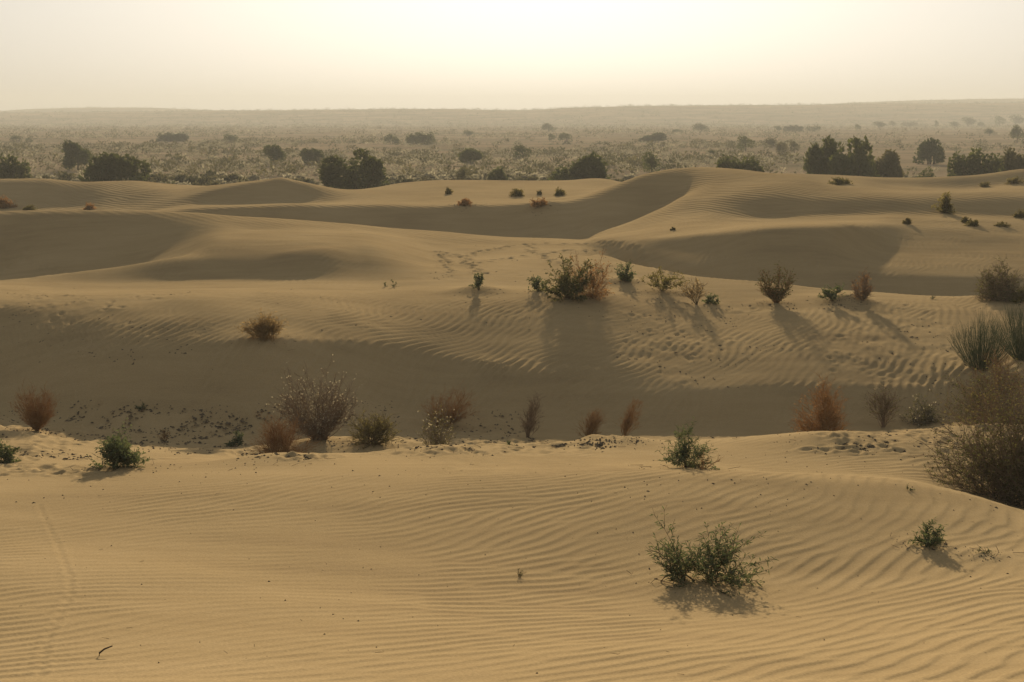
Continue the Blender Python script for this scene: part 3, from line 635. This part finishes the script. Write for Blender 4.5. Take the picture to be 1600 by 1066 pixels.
shrub('dry_bush', 'tangled reddish brown bush at the left foot of the largest grey brown bush', 436, 720, 82, 74, shape='dome', wood='rust', stems=70, twigs=11, twig_l=0.3, rad=0.006, side_twigs=3, seed=37, foot=0.25, droop=0.2, loc=at(436, 25.5, 716))
shrub('dry_bush', 'round yellow green bush right beside the largest grey brown bush', 585, 700, 84, 60, loc=at(585, 28.0, 700), shape='dome', wood='stem', leaf='yellow', stems=70, twigs=9, leaves=5, leaf_l=0.05, leaf_w=0.012, twig_l=0.2, rad=0.006, seed=38, foot=0.15)
shrub('dry_bush', 'pale wispy grey green bush right of the yellow green bush', 683, 704, 70, 80, loc=at(683, 26.8, 704), shape='fan', wood='grey', leaf='yellow', stems=40, twigs=9, leaves=3, leaf_l=0.05, leaf_w=0.012, twig_l=0.22, rad=0.006, seeds=0.16, seed=39)
shrub('leafy_shrub', 'small green plant in the litter between the crest shrub and the tangled red bush', 369, 697, 26, 28, stems=8, twigs=7, leaves=7, seed=40, **dict(LEAFY, leaf_l=0.07, leaf_w=0.025))
shrub('leafy_shrub', 'low dark green tuft on the shaded slope right of the rust ball', 222, 641, 26, 13, stems=8, twigs=6, leaves=6, seed=41, **dict(LEAFY, leaf_l=0.08, leaf_w=0.03))
shrub('dry_bush', 'tiny reddish dry plant in the litter behind the left crest shrub', 258, 690, 22, 20, seed=42, **dict(PL, stems=12))
shrub('leafy_shrub', 'tiny green tuft in the middle of the hollow behind the near crest', 797, 697, 22, 12, stems=8, twigs=6, leaves=6, seed=43, **dict(LEAFY, leaf_l=0.06, leaf_w=0.025))

shrub('grass_clump', 'straw coloured dry grass clump at the edge of the shaded slope, left', 416, 532, 74, 42, shape='fan', wood='straw', leaf='straw', stems=90, twigs=5, leaves=3, leaf_l=0.09, leaf_w=0.016, twig_l=0.2, rad=0.006, seed=44, foot=0.28, cat='grass clump')
MID = dict(LEAFY, leaf_l=0.085, leaf_w=0.032, twig_l=0.2, rad=0.007)
shrub('leafy_shrub', 'small green plant on a sand mound left of the big red and green bush', 748, 454, 32, 26, stems=9, twigs=7, leaves=7, seed=45, **MID)
shrub('seedling', 'tiny pale green seedling, the left one of two close together', 602, 449, 10, 12, stems=3, twigs=5, leaves=6, seed=46, **MID)
shrub('seedling', 'tiny pale green seedling, the right one of two close together', 616, 449, 14, 11, stems=4, twigs=5, leaves=6, seed=47, **MID)
big = shrub('leafy_shrub', 'big bush of dark green leaves and rust twigs in the middle of the picture', 888, 467, 108, 76, stems=44, twigs=10, leaves=8, seed=48, **dict(MID, leaf='dull'))
more_branches(big, 926, 466, 92, 74, 0, shape='dome', wood='rust', leaf='rust', stems=50, twigs=9, leaves=3, leaf_l=0.08, leaf_w=0.025, split=True, twig_l=0.25, rad=0.007, seed=49)
shrub('leafy_shrub', 'low green bush at the left foot of the big middle bush', 845, 455, 38, 26, stems=12, twigs=7, leaves=7, seed=50, **MID)
shrub('leafy_shrub', 'round green bush just behind the right side of the big middle bush', 976, 441, 32, 30, stems=16, twigs=8, leaves=8, seed=51, **MID)
shrub('leafy_shrub', 'sparse spreading green bush right of the big middle bush', 1035, 456, 74, 34, stems=18, twigs=8, leaves=7, seed=52, **dict(MID, shape='fan', leaf='yellow'))
shrub('dry_bush', 'sparse airy bush of thin reddish stems with pale leaves, right of the spreading green bush', 1088, 477, 50, 46, shape='fan', wood='stem', leaf='straw', stems=14, twigs=9, leaves=3, leaf_l=0.07, leaf_w=0.025, twig_l=0.26, rad=0.008, seed=53, foot=0.03)
shrub('leafy_shrub', 'small green plant touching the right foot of the airy reddish bush', 1110, 476, 20, 26, stems=8, twigs=7, leaves=7, seed=54, **MID)
shrub('dry_bush', 'tree-like bush with reddish crown and short trunk before the dark slope', 1213, 474, 58, 64, shape='vase', wood='rust', leaf='dull', stems=38, twigs=9, leaves=4, leaf_l=0.075, leaf_w=0.03, twig_l=0.3, rad=0.010, seed=55, foot=0.04)
shrub('leafy_shrub', 'low spreading green bush between the two vase-shaped dry bushes', 1300, 470, 60, 24, stems=14, twigs=8, leaves=6, seed=56, **MID)
shrub('dry_bush', 'small brown vase-shaped bush, right of the low spreading green bush', 1348, 470, 36, 46, shape='vase', wood='brown', leaf='rust', stems=34, twigs=9, leaves=2, leaf_l=0.06, leaf_w=0.022, twig_l=0.28, rad=0.009, side_twigs=3, seed=57, foot=0.05)
shrub('dry_bush', 'wide dark brown bush on the crest at the right edge, above the brooms', 1566, 470, 92, 62, shape='dome', wood='brown', leaf='dull', stems=90, twigs=10, leaves=3, leaf_l=0.07, leaf_w=0.028, twig_l=0.3, rad=0.009, seed=58, foot=0.18)
shrub('seedling', 'tiny tuft on the pale crest between the vase bush and the wide brown bush', 1458, 468, 14, 8, stems=5, twigs=5, leaves=5, seed=59, **MID)
shrub('leafy_shrub', 'low grey green plant at the right edge beside the wide brown bush', 1594, 474, 30, 24, stems=12, twigs=7, leaves=7, seed=60, **dict(MID, leaf='yellow'))

FAR = dict(shape='dome', stems=36, twigs=8, leaves=4, leaf_l=0.13, leaf_w=0.06, twig_l=0.3, rad=0.011, foot=0.2)
for px, py, w, h, wood, leaf, label in [
    (1476, 333, 28, 36, 'brown', 'dull', 'dark brown bush on the shaded back slope at right'),
    (1418, 351, 14, 11, 'brown', 'dull', 'tiny dark bush on the right dune crest'),
    (1521, 354, 24, 13, 'stem', 'yellow', 'pale round cushion bush on the right dune crest'),
    (1566, 354, 40, 9, 'stem', 'dull', 'low strip of plants on the right dune crest by the edge'),
    (1508, 348, 18, 11, 'brown', 'dull', 'small dark bush touching the pale cushion bush from behind'),
    (1594, 340, 24, 14, 'brown', 'dull', 'dark bush cut by the right edge on the back slope'),
    (843, 324, 40, 14, 'rust', 'rust', 'reddish bush on the sand crest above the dark trough, centre'),
    (727, 322, 28, 13, 'rust', 'rust', 'reddish bush on the sand crest left of the one above the dark trough'),
    (808, 307, 24, 15, 'rust', 'dull', 'brown round bush on the pale sand behind the trough, left of two'),
    (873, 306, 18, 13, 'stem', 'dull', 'round dull green bush on the pale sand behind the trough, right of two'),
    (843, 305, 10, 8, 'stem', 'yellow', 'tiny pale plant between the two round bushes behind the trough'),
    (701, 304, 12, 12, 'brown', 'dull', 'tiny upright brown plant on the pale sand, left of centre back'),
    (8, 326, 34, 20, 'brown', 'rust', 'brown bush behind the left dune crest, cut by the left edge'),
    (46, 329, 26, 10, 'stem', 'dull', 'low greyish bush behind the left dune crest, second from the edge'),
    (138, 328, 30, 12, 'rust', 'rust', 'low reddish bush behind the left dune crest, third from the edge'),
    (1312, 289, 46, 15, 'stem', 'yellow', 'low pale mound of brush below the pair of big dark trees'),
    (1540, 292, 26, 9, 'stem', 'dull', 'thin low plants on the back dune near the right edge'),
    (1586, 288, 36, 12, 'brown', 'dull', 'dark low plants on the back dune at the right edge'),
    (1052, 360, 9, 7, 'brown', 'dull', 'tiny plant at the foot of the tall back dune'),
]:
    shrub('back_bush', label, px, py, w * 0.9, h * 0.9, wood=wood, leaf='yellow' if leaf == 'dull' else leaf, seed=int(px), **FAR)

# ------------------------------------------------------------------ trees and big bushes of the plain
def crown_mesh(seed, shape, n=1500):
    """crown of unit width and height made of leaf sprays in a few lobes"""
    rng = random.Random(seed); b = MB(); lobes = []
    if shape == 'bush':
        for i in range(14):
            x = rng.uniform(-0.36, 0.36); lobes.append((x, rng.uniform(-0.3, 0.3), max(0.12, 0.66 * (1 - 3.6 * x * x) * rng.uniform(0.35, 1.0)), rng.uniform(0.13, 0.2), rng.uniform(0.18, 0.28)))
    elif shape == 'pair':
        for i in range(16):
            s = -0.23 if i % 2 else 0.22
            x = rng.uniform(-0.2, 0.2); lobes.append((s + x, rng.uniform(-0.25, 0.25), max(0.12, (0.66 if i % 2 else 0.74) * (1 - 7.0 * x * x) * rng.uniform(0.3, 1.0)), rng.uniform(0.11, 0.17), rng.uniform(0.18, 0.27)))
    elif shape == 'row':
        for i in range(9): lobes.append((-0.42 + 0.84 * i / 8 + rng.uniform(-.03, .03), rng.uniform(-0.1, 0.1), rng.uniform(0.22, 0.4), rng.uniform(0.1, 0.16), rng.uniform(0.25, 0.55)))
    else:                               # a tree with clear stem
        for i in range(7): lobes.append((rng.uniform(-0.26, 0.26), rng.uniform(-0.28, 0.28), rng.uniform(0.24, 0.72), rng.uniform(0.2, 0.28), rng.uniform(0.2, 0.3)))
    for i in range(n):
        lx, ly, lz, rw, rh = lobes[rng.randrange(len(lobes))]
        d = rdir(rng); r = rng.uniform(0.55, 1.02)
        p = (lx + d[0] * rw * r, ly + d[1] * rw * r, max(0.02, lz + d[2] * rh * r))
        dd = (d[0] * 0.5 + rng.gauss(0, 0.4), d[1] * 0.5 + rng.gauss(0, 0.4), 0.7 + rng.gauss(0, 0.4))
        b.leaf(p, dd, rng.uniform(0.05, 0.13), rng.uniform(0.04, 0.075), rng)
    xs = sorted(v[0] for v in b.v); zs = sorted(v[2] for v in b.v); q = max(1, len(xs) // 150)
    x0, x1, z1 = xs[q], xs[-q], zs[-q]                # fill the unit box
    b.v = [((v[0] - (x0 + x1) / 2) / (x1 - x0), v[1], v[2] / z1) for v in b.v]
    return b
def trunk_mesh(seed, shape):
    rng = random.Random(seed); b = MB()
    if shape == 'tree':
        b.tube([(0, 0, -0.05), (0.01, 0, 0.2), (0.0, 0.01, 0.5)], [0.04, 0.032, 0.024], 6)
        for i in range(5):
            a = rng.uniform(0, 6.28); b.tube([(0, 0, 0.38), (math.cos(a) * .12, math.sin(a) * .12, 0.55), (math.cos(a) * .25, math.sin(a) * .25, 0.75)], [0.02, 0.014, 0.006], 4)
    else:
        for i in range(9):
            x = rng.uniform(-0.3, 0.3); y = rng.uniform(-0.2, 0.2)
            b.tube([(x * 0.6, y * 0.6, -0.05), (x * 0.85, y, 0.25), (x * 1.2, y * 1.2, 0.6)], [0.018, 0.013, 0.005], 4)
    return b
CR = {}
def plain_tree(name, label, px, py, wpx, hpx, shape, mat='olive', d=None, seed=1, group=None, cat='tree', lo=False):
    u, s = pix(px, py)
    if d is None: d = min(CAM_Z / -s, 1150.0)
    k = d / (F * CT + (533 - py) * ST)
    x, y = u * d, d
    z = height(x, y)
    # height reaches the row seen in the picture even where a dune hides the foot
    top = CAM_Z + pix(px, py - hpx)[1] * d
    hh = max(top - z, hpx * k * 0.6); ww = wpx * k
    key = (shape, mat, seed if wpx > 30 else seed % 4, lo)
    if key not in CR:
        CR[key] = (crown_mesh(key[2] * 13 + 5, shape, 800 if lo else 2700).mesh('crown', M[mat]), trunk_mesh(key[2], shape).mesh('trunk', M['bark']))
    root = thing(name, label, cat, (x, y, z), group, 0.0)
    for nm, me in zip(('crown', 'trunk'), CR[key]):
        o = bpy.data.objects.new(nm, me); COL.objects.link(o); o.parent = root; o.scale = (ww, max(ww * 0.8, 1.0), hh)
        if nm == 'crown': o['kind'] = 'stuff'
    return root
TREES = [  # px, py(base), w, h, shape, distance, name, label
 (14,278,62,34,'row',150,'dark_bush','dark spiky bush row behind the dune at the left edge'),
 (183,286,92,44,'bush',142,'dark_bush','big dark domed bush standing on the dune edge at left'),
 (122,267,40,45,'tree',None,'plain_tree','two-lobed grey tree behind the big domed bush at left'),
 (270,221,48,13,'row',None,'plain_tree','low wide dark bush far out on the left of the plain'),
 (362,224,24,14,'bush',None,'plain_tree','small dark bush far out, right of the low wide one at left'),
 (26,221,18,9,'bush',None,'plain_tree','tiny dark bush far out near the left edge'),
 (46,222,12,7,'bush',None,'plain_tree','tiny dark bush beside the one near the left edge'),
 (430,258,30,31,'tree',None,'plain_tree','dark round tree left of the huge two-lobed bush, farther from it'),
 (488,257,36,24,'pair',None,'plain_tree','two-topped dark tree just left of the huge two-lobed bush'),
 (553,296,98,58,'pair',138,'dark_bush','huge dark two-lobed bush behind the dunes left of centre'),
 (612,226,24,16,'bush',None,'plain_tree','dark bush far out above the huge bush, left of a wider one'),
 (657,227,42,19,'row',None,'plain_tree','wide flat-topped dark bush far out left of centre'),
 (733,213,18,9,'bush',None,'plain_tree','small far dark bush right of the wide flat-topped one'),
 (735,259,34,26,'tree',None,'plain_tree','dark slanting tree in the scrub left of centre'),
 (726,283,28,20,'bush',155,'plain_tree','yellowish bush at the dune edge, left of a darker small one'),
 (778,283,30,20,'bush',152,'dark_bush','small dark bush at the dune edge near the centre'),
 (650,292,72,14,'row',148,'plain_tree','low pale brush line at the dune edge right of the huge bush'),
 (857,207,22,14,'tree',None,'plain_tree','hazy round tree highest on the plain near the centre'),
 (817,250,28,24,'tree',None,'plain_tree','greyish tree in the scrub near the centre'),
 (907,282,84,38,'bush',146,'dark_bush','big dark spiky bush at the dune edge right of centre'),
 (1018,267,26,30,'tree',178,'plain_tree','lone tree with a visible trunk beside the tall dune'),
 (883,221,22,13,'bush',None,'plain_tree','hazy dark bush far out above the big spiky bush'),
 (862,220,11,11,'tree',None,'plain_tree','small narrow tree far out left of the hazy dark bush'),
 (1020,223,40,15,'pair',None,'plain_tree','wide twin-topped dark bush far out right of centre'),
 (1095,207,24,14,'tree',None,'plain_tree','hazy round tree on the far plain right of centre'),
 (1058,209,16,7,'bush',None,'plain_tree','small hazy bush left of the far round tree'),
 (1165,237,28,25,'tree',None,'plain_tree','dark round tree in the scrub above the tall dune'),
 (1155,270,72,24,'row',142,'dark_bush','dark bush row just over the top of the tall dune'),
 (1113,243,15,9,'bush',None,'plain_tree','small dark bush left of the round tree above the tall dune'),
 (1288,270,58,50,'bush',150,'dark_bush','tall dark bush, left one of the big pair at right'),
 (1332,276,76,56,'bush',146,'dark_bush','broad dark tree, right one of the big pair at right'),
 (1382,274,56,36,'bush',152,'plain_tree','lighter ragged bush right of the big dark pair'),
 (1452,257,42,38,'bush',None,'plain_tree','solid dark round tree standing alone at right'),
 (1525,273,84,34,'row',146,'dark_bush','long dark bush bank behind the far right dune'),
 (1588,268,60,32,'bush',148,'dark_bush','dark bush bank with yellowish top at the right edge'),
 (1448,274,28,12,'bush',152,'plain_tree','low olive bush below the lone dark round tree'),
 (1205,231,20,16,'bush',None,'plain_tree','dark bush left of the ragged pair above the tall dune'),
 (1222,244,20,22,'bush',None,'plain_tree','ragged grey bush, left of a touching pair'),
 (1241,240,16,20,'tree',None,'plain_tree','ragged grey tree, right of a touching pair'),
 (1215,206,12,9,'tree',None,'plain_tree','small tree at the left end of the far tree line'),
 (1240,206,30,10,'row',None,'plain_tree','low strip in the far tree line'),
 (1270,206,24,11,'row',None,'plain_tree','right end of the far tree line'),
 (1340,205,10,11,'tree',None,'plain_tree','small hazy tree on the far plain right of the tree line'),
 (1373,201,20,11,'tree',None,'plain_tree','round hazy tree on the far plain above the lone dark tree'),
 (1395,198,12,9,'tree',None,'plain_tree','pale hazy tree just right of the round hazy one'),
 (1420,198,26,9,'row',None,'plain_tree','pale hazy strip of trees before the hills at right'),
 (1463,199,7,11,'tree',None,'plain_tree','single thin hazy tree before the hills at right'),
 (1512,198,22,15,'tree',None,'plain_tree','dark round hazy tree on the rise at right'),
 (1492,199,16,9,'bush',None,'plain_tree','lower hazy bush touching the dark round one on the rise'),
 (1533,198,12,7,'bush',None,'plain_tree','small hazy bush right of the dark round one on the rise'),
 (1562,193,18,12,'tree',None,'plain_tree','hazy tree near the right edge, before the hills'),
 (1587,193,24,13,'tree',None,'plain_tree','wide hazy tree at the right edge, before the hills'),
 (1546,213,16,12,'tree',None,'plain_tree','dark round bush on the plain near the right edge'),
 (1589,223,24,27,'tree',None,'plain_tree','tall dark tree on the plain at the right edge'),
]
for i, (px, py, w, h, sh, d, nm, lab) in enumerate(TREES):
    mat = 'scrub' if ('pale' in lab or 'yellowish' in lab or 'lighter' in lab or 'ragged' in lab) else 'olive'
    plain_tree(nm, lab, px, py, w, h, sh, mat, d, i + 1, lo=w < 30, cat='bush' if sh in ('bush', 'row', 'pair') else 'tree')

# ------------------------------------------------------------------ scrub of the plain
def tuft_mesh(seed, n, mat):
    rng = random.Random(seed); b = MB()
    for i in range(n):
        d = rdir(rng); r = rng.uniform(0.6, 1.0)
        p = (d[0] * 0.42 * r, d[1] * 0.42 * r, abs(d[2]) * 0.6 * r + 0.03)
        b.leaf(p, (d[0] * 0.7 + rng.gauss(0, .3), d[1] * 0.7 + rng.gauss(0, .3), 0.8 + rng.gauss(0, .3)), rng.uniform(0.16, 0.36), rng.uniform(0.09, 0.17), rng, 0.1)
    return b
TUFT = [tuft_mesh(100 + i, 150, 'tuft').mesh('scrub_tuft', M['tuft' if i % 3 else 'scrub']) for i in range(6)]
rs = np.random.RandomState(77)
def scatter(n, d0, d1, pw=1.0, ulim=0.40):
    m_ = n * 5; d = np.sqrt(rs.uniform(d0 ** 2, d1 ** 2, m_)); u = rs.uniform(-ulim, ulim, m_)
    x = u * d
    keep = rs.rand(m_) < (0.05 + 0.95 * sstep(0.44, 0.58, fbm(x / 38, d / 70, 205, 4)) * (0.25 + 0.75 * sstep(0.38, 0.6, fbm(x / 11, d / 18, 215, 2))))
    # barer on the right of the plain
    keep &= rs.rand(m_) < np.where((u > 0.2) & (d > 230) & (d < 900), 0.35, 1.0)
    x = x[keep][:n]; d = d[keep][:n]
    z = (fbm(x / 60, d / 60, 31, 3) - 0.5) * np.clip((d - 136) / 60, 0, 1)
    return x, d, z
# which plain spots does the camera see over the dunes?
sky_slope = np.max(((G - CAM_Z) / YY)[Q > 60], axis=0)
def seen(x, y, z):
    return (z + 0.8 - CAM_Z) / y > np.interp(x / y, U, sky_slope)
x, y, z = scatter(6500, 140, 430)
vis = np.array([seen(a, b, c) for a, b, c in zip(x, y, z)]) & (np.abs(x / y) < 0.362)
order = np.argsort(np.where(vis, y, 1e9))
near = order[:290]; rest = order[290:]
LM = [(14, 'the spiky bush row at the left edge'), (120, 'the two-lobed grey tree at left'), (183, 'the big domed bush at left'), (300, 'the low wide far bush at left'), (430, 'the dark round tree left of the huge bush'),
      (488, 'the two-topped dark tree'), (560, 'the huge two-lobed bush'), (655, 'the flat-topped far bush'), (735, 'the slanting tree left of centre'), (817, 'the greyish tree near the centre'), (907, 'the big spiky bush right of centre'),
      (1018, 'the lone tree with a trunk'), (1095, 'the tall dune summit'), (1165, 'the round tree above the tall dune'), (1232, 'the ragged touching pair'), (1315, 'the big dark pair at right'), (1386, 'the ragged bush at right'), (1452, 'the lone round tree at right'), (1525, 'the long dark bush bank'), (1589, 'the tall tree at the right edge')]
for k, i in enumerate(near):
    o = bpy.data.objects.new('scrub_tuft', TUFT[k % 6]); COL.objects.link(o)
    s = rs.uniform(0.9, 2.0); o.location = (x[i], y[i], z[i] - 0.05); o.rotation_euler[2] = rs.uniform(0, 6.28); o.scale = (s * rs.uniform(0.9, 1.3), s, s * rs.uniform(0.6, 0.95))
    pxo = 800 + x[i] / y[i] * F; lm = min(LM, key=lambda q: abs(q[0] - pxo))[1]
    o['label'] = ('pale' if k % 6 % 3 else 'olive') + ' scrub tuft in line with ' + lm; o['category'] = 'scrub'; o['group'] = 'scrub tufts on the plain'
def joined(name, label, pts, protos, smin, smax, mat):
    vs, fs, off = [], [], 0
    for i, (a, b, c) in enumerate(pts):
        v, f = protos[i % len(protos)]
        s = rs.uniform(smin, smax); an = rs.uniform(0, 6.28); ca, sa = math.cos(an) * s, math.sin(an) * s
        w = np.empty_like(v); w[:, 0] = v[:, 0] * ca - v[:, 1] * sa + a; w[:, 1] = v[:, 0] * sa + v[:, 1] * ca + b; w[:, 2] = v[:, 2] * s * rs.uniform(0.6, 1.0) + c - 0.05
        vs.append(w); fs.append(f + off); off += len(v)
    V = np.concatenate(vs); Fc = np.concatenate(fs)
    me = bpy.data.meshes.new(name); me.vertices.add(len(V)); me.vertices.foreach_set('co', V.reshape(-1).astype(np.float32))
    me.loops.add(len(Fc) * 3); me.loops.foreach_set('vertex_index', Fc.reshape(-1).astype(np.int32))
    me.polygons.add(len(Fc)); me.polygons.foreach_set('loop_start', np.arange(0, len(Fc) * 3, 3, dtype=np.int32)); me.update(calc_edges=True)
    me.materials.append(M[mat])
    o = bpy.data.objects.new(name, me); COL.objects.link(o); o['kind'] = 'stuff'; o['label'] = label; o['category'] = 'scrub'
    return o
def proto(seed, n):
    b = tuft_mesh(seed, n, 'tuft'); return np.array(b.v), np.array(b.f)
PR = [proto(300 + i, 22) for i in range(6)]; PF = [proto(330 + i, 10) for i in range(6)]
half = np.arange(len(rest)) % 3
pts = np.stack([x[rest], y[rest], z[rest]], 1)
joined('plain_scrub', 'pale dry scrub covering the plain', pts[half > 0], PR, 0.5, 2.0, 'tuft')
joined('plain_scrub', 'darker olive scrub between the pale tufts of the plain', pts[half == 0], PR, 0.6, 2.8, 'scrub')
x2, y2, z2 = scatter(9000, 430, 1250)
pts = np.stack([x2, y2, z2], 1); h2 = np.arange(len(pts)) % 2
joined('plain_scrub', 'hazy pale scrub on the far plain', pts[h2 == 0], PF, 1.2, 3.0, 'tuft')
joined('plain_scrub', 'hazy dark scrub on the far plain', pts[h2 == 1], PF, 1.2, 3.6, 'scrub')
hp = []
for uu, top, d, n in ((hu, ht, 1750.0, 1100), (hlu, hlt, 2250.0, 260), (hru, hrt, 2250.0, 160)):
    for i in range(n):
        t = rs.uniform(max(uu[0], -0.42), min(uu[-1], 0.42)); dd = d + rs.uniform(-60, 25)
        hp.append((t * dd, dd, float(np.interp(t, uu, top)) - 1.0 - abs(dd - d) * 0.01))
    if n > 1000:
        for i in range(1800):
            f = rs.uniform(0, 1); t = rs.uniform(-0.42, 0.42); dd = d - 560 + 520 * f
            hp.append((t * dd, dd, float(np.interp(t, uu, top)) * float(np.interp(f * 520 / 840 * 12, range(13), [0, .08, .2, .36, .54, .72, .87, .96, 1, .97, .85, .5, 0])) - 1))
joined('hill_scrub', 'scrub dotted over the far hills', hp, PF, 2.5, 6.0, 'scrub')

# ------------------------------------------------------------------ litter on the sand
rl = random.Random(9)
lit = MB()
def crumb(x, y, z, s):
    b = len(lit.v); a = rl.uniform(0, 6.28); e = rl.uniform(1.0, 2.6)
    ca, sa = math.cos(a), math.sin(a)
    for k in range(5):
        t = k * 1.2566; r = s * rl.uniform(0.6, 1.2)
        px_, py_ = math.cos(t) * r * e, math.sin(t) * r
        lit.v.append((x + px_ * ca - py_ * sa, y + px_ * sa + py_ * ca, z - 0.01))
    lit.v.append((x, y, z + s * rl.uniform(0.3, 0.7)))
    for k in range(5): lit.f.append((b + k, b + (k + 1) % 5, b + 5))
for (x0, y0, x1, y1), n, s in [((0, 640, 480, 730), 900, .026), ((480, 620, 1500, 705), 900, .024), ((960, 475, 1550, 605), 300, .026), ((0, 450, 330, 560), 150, .026), ((0, 735, 1600, 800), 80, .014), ((1000, 690, 1500, 760), 60, .014), ((400, 800, 1600, 1000), 46, .009), ((640, 380, 960, 445), 40, .03), ((400, 440, 900, 540), 50, .024)]:
    for i in range(n):
        px = rl.uniform(x0, x1); py = y0 + (y1 - y0) * rl.random()
        X, Y, Z = spot(px, py)
        if Y > 130: continue
        if fbm(np.array([X / 2.6]), np.array([Y / 2.6]), 95, 2)[0] < 0.44 and s > .018: continue
        for q in range(rl.choice((1, 1, 2, 4)) if s > .018 else 1):
            xx, yy = X + rl.gauss(0, 4 * s), Y + rl.gauss(0, 5 * s)
            crumb(xx, yy, height(xx, yy) + 0.006, s * rl.uniform(0.5, 1.3))
for px_, py_, r_, h_ in MOUNDS:
    x_, y_, z_ = spot(px_, py_); s_ = 0.006 + 0.0004 * y_
    for i in range(46):
        xx, yy = x_ + rl.gauss(0, 0.6 * r_), y_ + rl.gauss(0, 0.6 * r_)
        if yy > 5: crumb(xx, yy, height(xx, yy) + 0.006, s_ * rl.uniform(0.4, 1.2))
    for i in range(7):
        xx, yy = x_ + rl.gauss(0, 0.6 * r_), y_ + rl.gauss(0, 0.6 * r_); zz = height(xx, yy) + 0.012; a = rl.uniform(0, 6.28); L = rl.uniform(0.06, 0.2)
        lit.tube([(xx, yy, zz), (xx + math.cos(a) * L, yy + math.sin(a) * L, zz + rl.uniform(0, .04))], [0.003, 0.002])
for i in range(150):
    X, Y, Z = spot(rl.uniform(0, 1600), 720 + 340 * rl.random() ** 1.3); a = rl.uniform(0, 6.28); L = rl.uniform(0.015, 0.07)
    if rl.random() < 0.6: crumb(X, Y, Z + 0.008, rl.uniform(0.003, 0.008))
    else: lit.tube([(X, Y, Z + 0.012), (X + math.cos(a) * L, Y + math.sin(a) * L, Z + 0.014)], [0.002, 0.0012])
lo = lit.build('sand_litter', M['litter'], None, True); lo['label'] = 'dark bits of dung and dry plant litter scattered on the sand'; lo['category'] = 'litter'

# ------------------------------------------------------------------ haze
HX, HY0, HY1, HZ0, HZ1 = 4200.0, -60.0, 2700.0, -3.0, 44.0
hb = bpy.data.meshes.new('haze')
hb.from_pydata([(sx * HX, yy, zz) for zz in (HZ0, HZ1) for yy in (HY0, HY1) for sx in (-1, 1)], [], [(0, 2, 3, 1), (4, 5, 7, 6), (0, 1, 5, 4), (2, 6, 7, 3), (0, 4, 6, 2), (1, 3, 7, 5)])
m, n, l, out = nodes_of('haze_air')
pv = n.new('ShaderNodeVolumePrincipled'); pv.inputs['Color'].default_value = (0.68, 0.675, 0.61, 1); pv.inputs['Density'].default_value = 0.00048; pv.inputs['Anisotropy'].default_value = 0.15
l.new(pv.outputs[0], out.inputs['Volume'])
hb.materials.append(m)
haze = bpy.data.objects.new('haze', hb); COL.objects.link(haze); haze['kind'] = 'stuff'; haze['label'] = 'pale dusty haze over the plain'; haze['category'] = 'haze'
